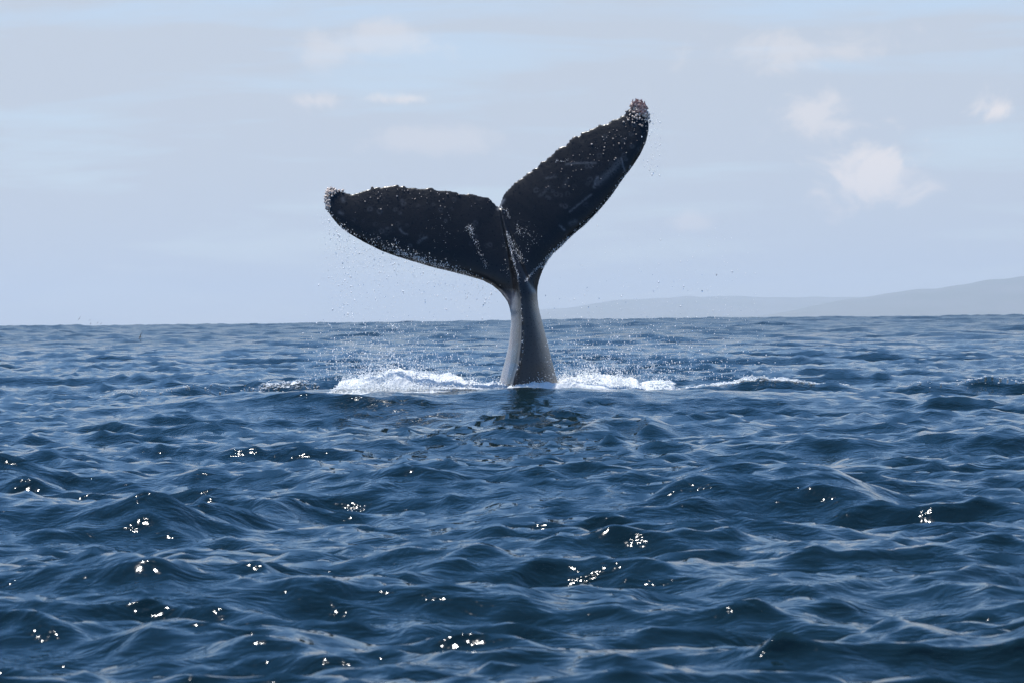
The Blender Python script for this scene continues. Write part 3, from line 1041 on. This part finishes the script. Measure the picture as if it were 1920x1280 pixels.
def crest_foam(label, idx, n, seed):
    """bubbles and torn foam along the top of one breaking wave"""
    rs = R(seed)
    cx, cy_, hx, hg, ly, fm = RL[idx]
    xx = rs.uniform(-1.05, 1.05, n)
    yy = rs.normal(.0, .16, n)
    bx_ = cx + xx * hx
    by_ = cy_ + (0.25 * np.sin(xx * 2.3 + cx) + yy) * ly
    keep = rs.rand(n) < fm * np.exp(-np.abs(xx) ** 4) * (.45 + .55 * (value_noise(np.stack([bx_, by_], -1), 2.2, seed, 3) > -.1))
    bx_, by_ = bx_[keep], by_[keep]
    hh, ddx, ddy = sea(bx_, by_)
    r_ = rs.uniform(.005, .016, len(bx_))
    pos = np.stack([bx_ + CHOP * ddx, by_ + CHOP * ddy, hh + r_ * .3 + rs.exponential(.006, len(bx_))], -1)
    st = np.stack([rs.uniform(.8, 2.2, len(bx_)), np.ones(len(bx_)), rs.uniform(.5, 1.0, len(bx_))], -1)
    V, Fc = scatter(pos, r_, 'ico', st, seed, .3)
    tag(mesh_obj('crest_foam', V, Fc, MAT_FOAM, True), label, 'foam', None, 'stuff')


crest_foam('flecks of foam on the small breaking wave at far left of the tail', -4, 400, 61)
crest_foam('white foam on the little breaking wave left of the tall splash', -3, 800, 62)
crest_foam('long white streak of foam on the wave crest right of the tail', -2, 3200, 63)
crest_foam('broken foam on the small wave near the right edge', -1, 600, 64)


# ------------------------------------------------------------------ birds
def bird(loc, span, bank, heading, label, up=0.15):
    """a gliding seabird as one body: tapered body, tail and two bent pointed wings"""
    L_ = 0.42 * span
    V, Fc = [], []
    nb_, ns = 9, 8
    for i in range(nb_):
        t = i / (nb_ - 1)
        y_ = (0.5 - t) * L_
        r_ = 0.075 * span * (math.sin(math.pi * min(1, t * 1.0 + .04)) ** .7) * (1 - .45 * t) + .004 * span
        for j in range(ns):
            a = 2 * math.pi * j / ns
            V.append((r_ * math.cos(a) * (1 if t < .8 else 1.5), y_, r_ * .85 * math.sin(a) * (1 if t < .8 else .4)))
    for i in range(nb_ - 1):
        for j in range(ns):
            Fc.append((i * ns + j, i * ns + (j + 1) % ns, (i + 1) * ns + (j + 1) % ns, (i + 1) * ns + j))
    for s_ in (-1, 1):
        o0 = len(V)
        sec = [(0.02, .06, .16, 0), (.16, .075, .15, up * .5), (.28, .05, .12, up * .75), (.40, -.01, .08, up * .6), (.50, -.08, .012, up * .35)]
        for (x_, ly, ch, z_) in sec:
            for (cc, tt) in ((0, 0), (-.35, .012), (-1, 0), (-.35, -.008)):
                V.append((s_ * x_ * span, (ly + ch * cc) * span, (z_ * .5 + tt) * span))
        for i in range(len(sec) - 1):
            for j in range(4):
                a, b_ = o0 + i * 4 + j, o0 + i * 4 + (j + 1) % 4
                Fc.append((a, b_, b_ + 4, a + 4))
    o = mesh_obj('seabird', np.array(V), np.array(Fc), MAT_BIRD, True)
    o.location = loc
    o.rotation_euler = (0.05, bank, heading)
    return tag(o, label, 'bird', 'seabirds flying over the water')


bird(at(263, 632, 190), 0.81, math.radians(-66), math.radians(30), 'dark seabird banking steeply low against the water at left')
bird(at(149, 597.5, 420), 0.85, math.radians(-55), math.radians(25), 'leftmost and highest of the tiny birds above the left horizon')
bird(at(169, 600.5, 480), 0.72, math.radians(-28), math.radians(20), 'tiny bird gliding nearly level, second from left above the horizon')
bird(at(170, 607, 520), 0.72, math.radians(-60), math.radians(40), 'tiny bird just below the level one, close over the horizon')
bird(at(183.5, 605, 470), 0.76, math.radians(-45), math.radians(20), 'tiny bird in the middle of the close pair over the horizon')
bird(at(189.5, 607, 500), 0.70, math.radians(-50), math.radians(30), 'rightmost of the tiny birds over the left horizon')
bird(at(1343.5, 516, 420), 0.62, math.radians(-35), math.radians(70), 'lone dark bird high in the sky above the distant hills')

# ------------------------------------------------------------------ haze
hz = Mat('sea_haze')
pv = hz.n.new('ShaderNodeVolumePrincipled')
pv.inputs['Color'].default_value = (0.66, 0.725, 0.785, 1)
pv.inputs['Density'].default_value = 4.8e-5
pv.inputs['Anisotropy'].default_value = 0.2
hz.l.new(pv.outputs[0], hz.out.inputs['Volume'])
zlo = float(vz.min()) - 4.0
bx = [(-52000, -52000, zlo), (52000, -52000, zlo), (52000, 52000, zlo), (-52000, 52000, zlo)]
bx += [(a, c, 760.0) for a, c, _ in bx]
hb = mesh_obj('haze', np.array(bx), np.array([(0, 3, 2, 1), (4, 5, 6, 7), (0, 1, 5, 4), (1, 2, 6, 5), (2, 3, 7, 6), (3, 0, 4, 7)]), hz.m, False)
tag(hb, 'pale blue sea haze in front of the far hills', 'haze', None, 'stuff')
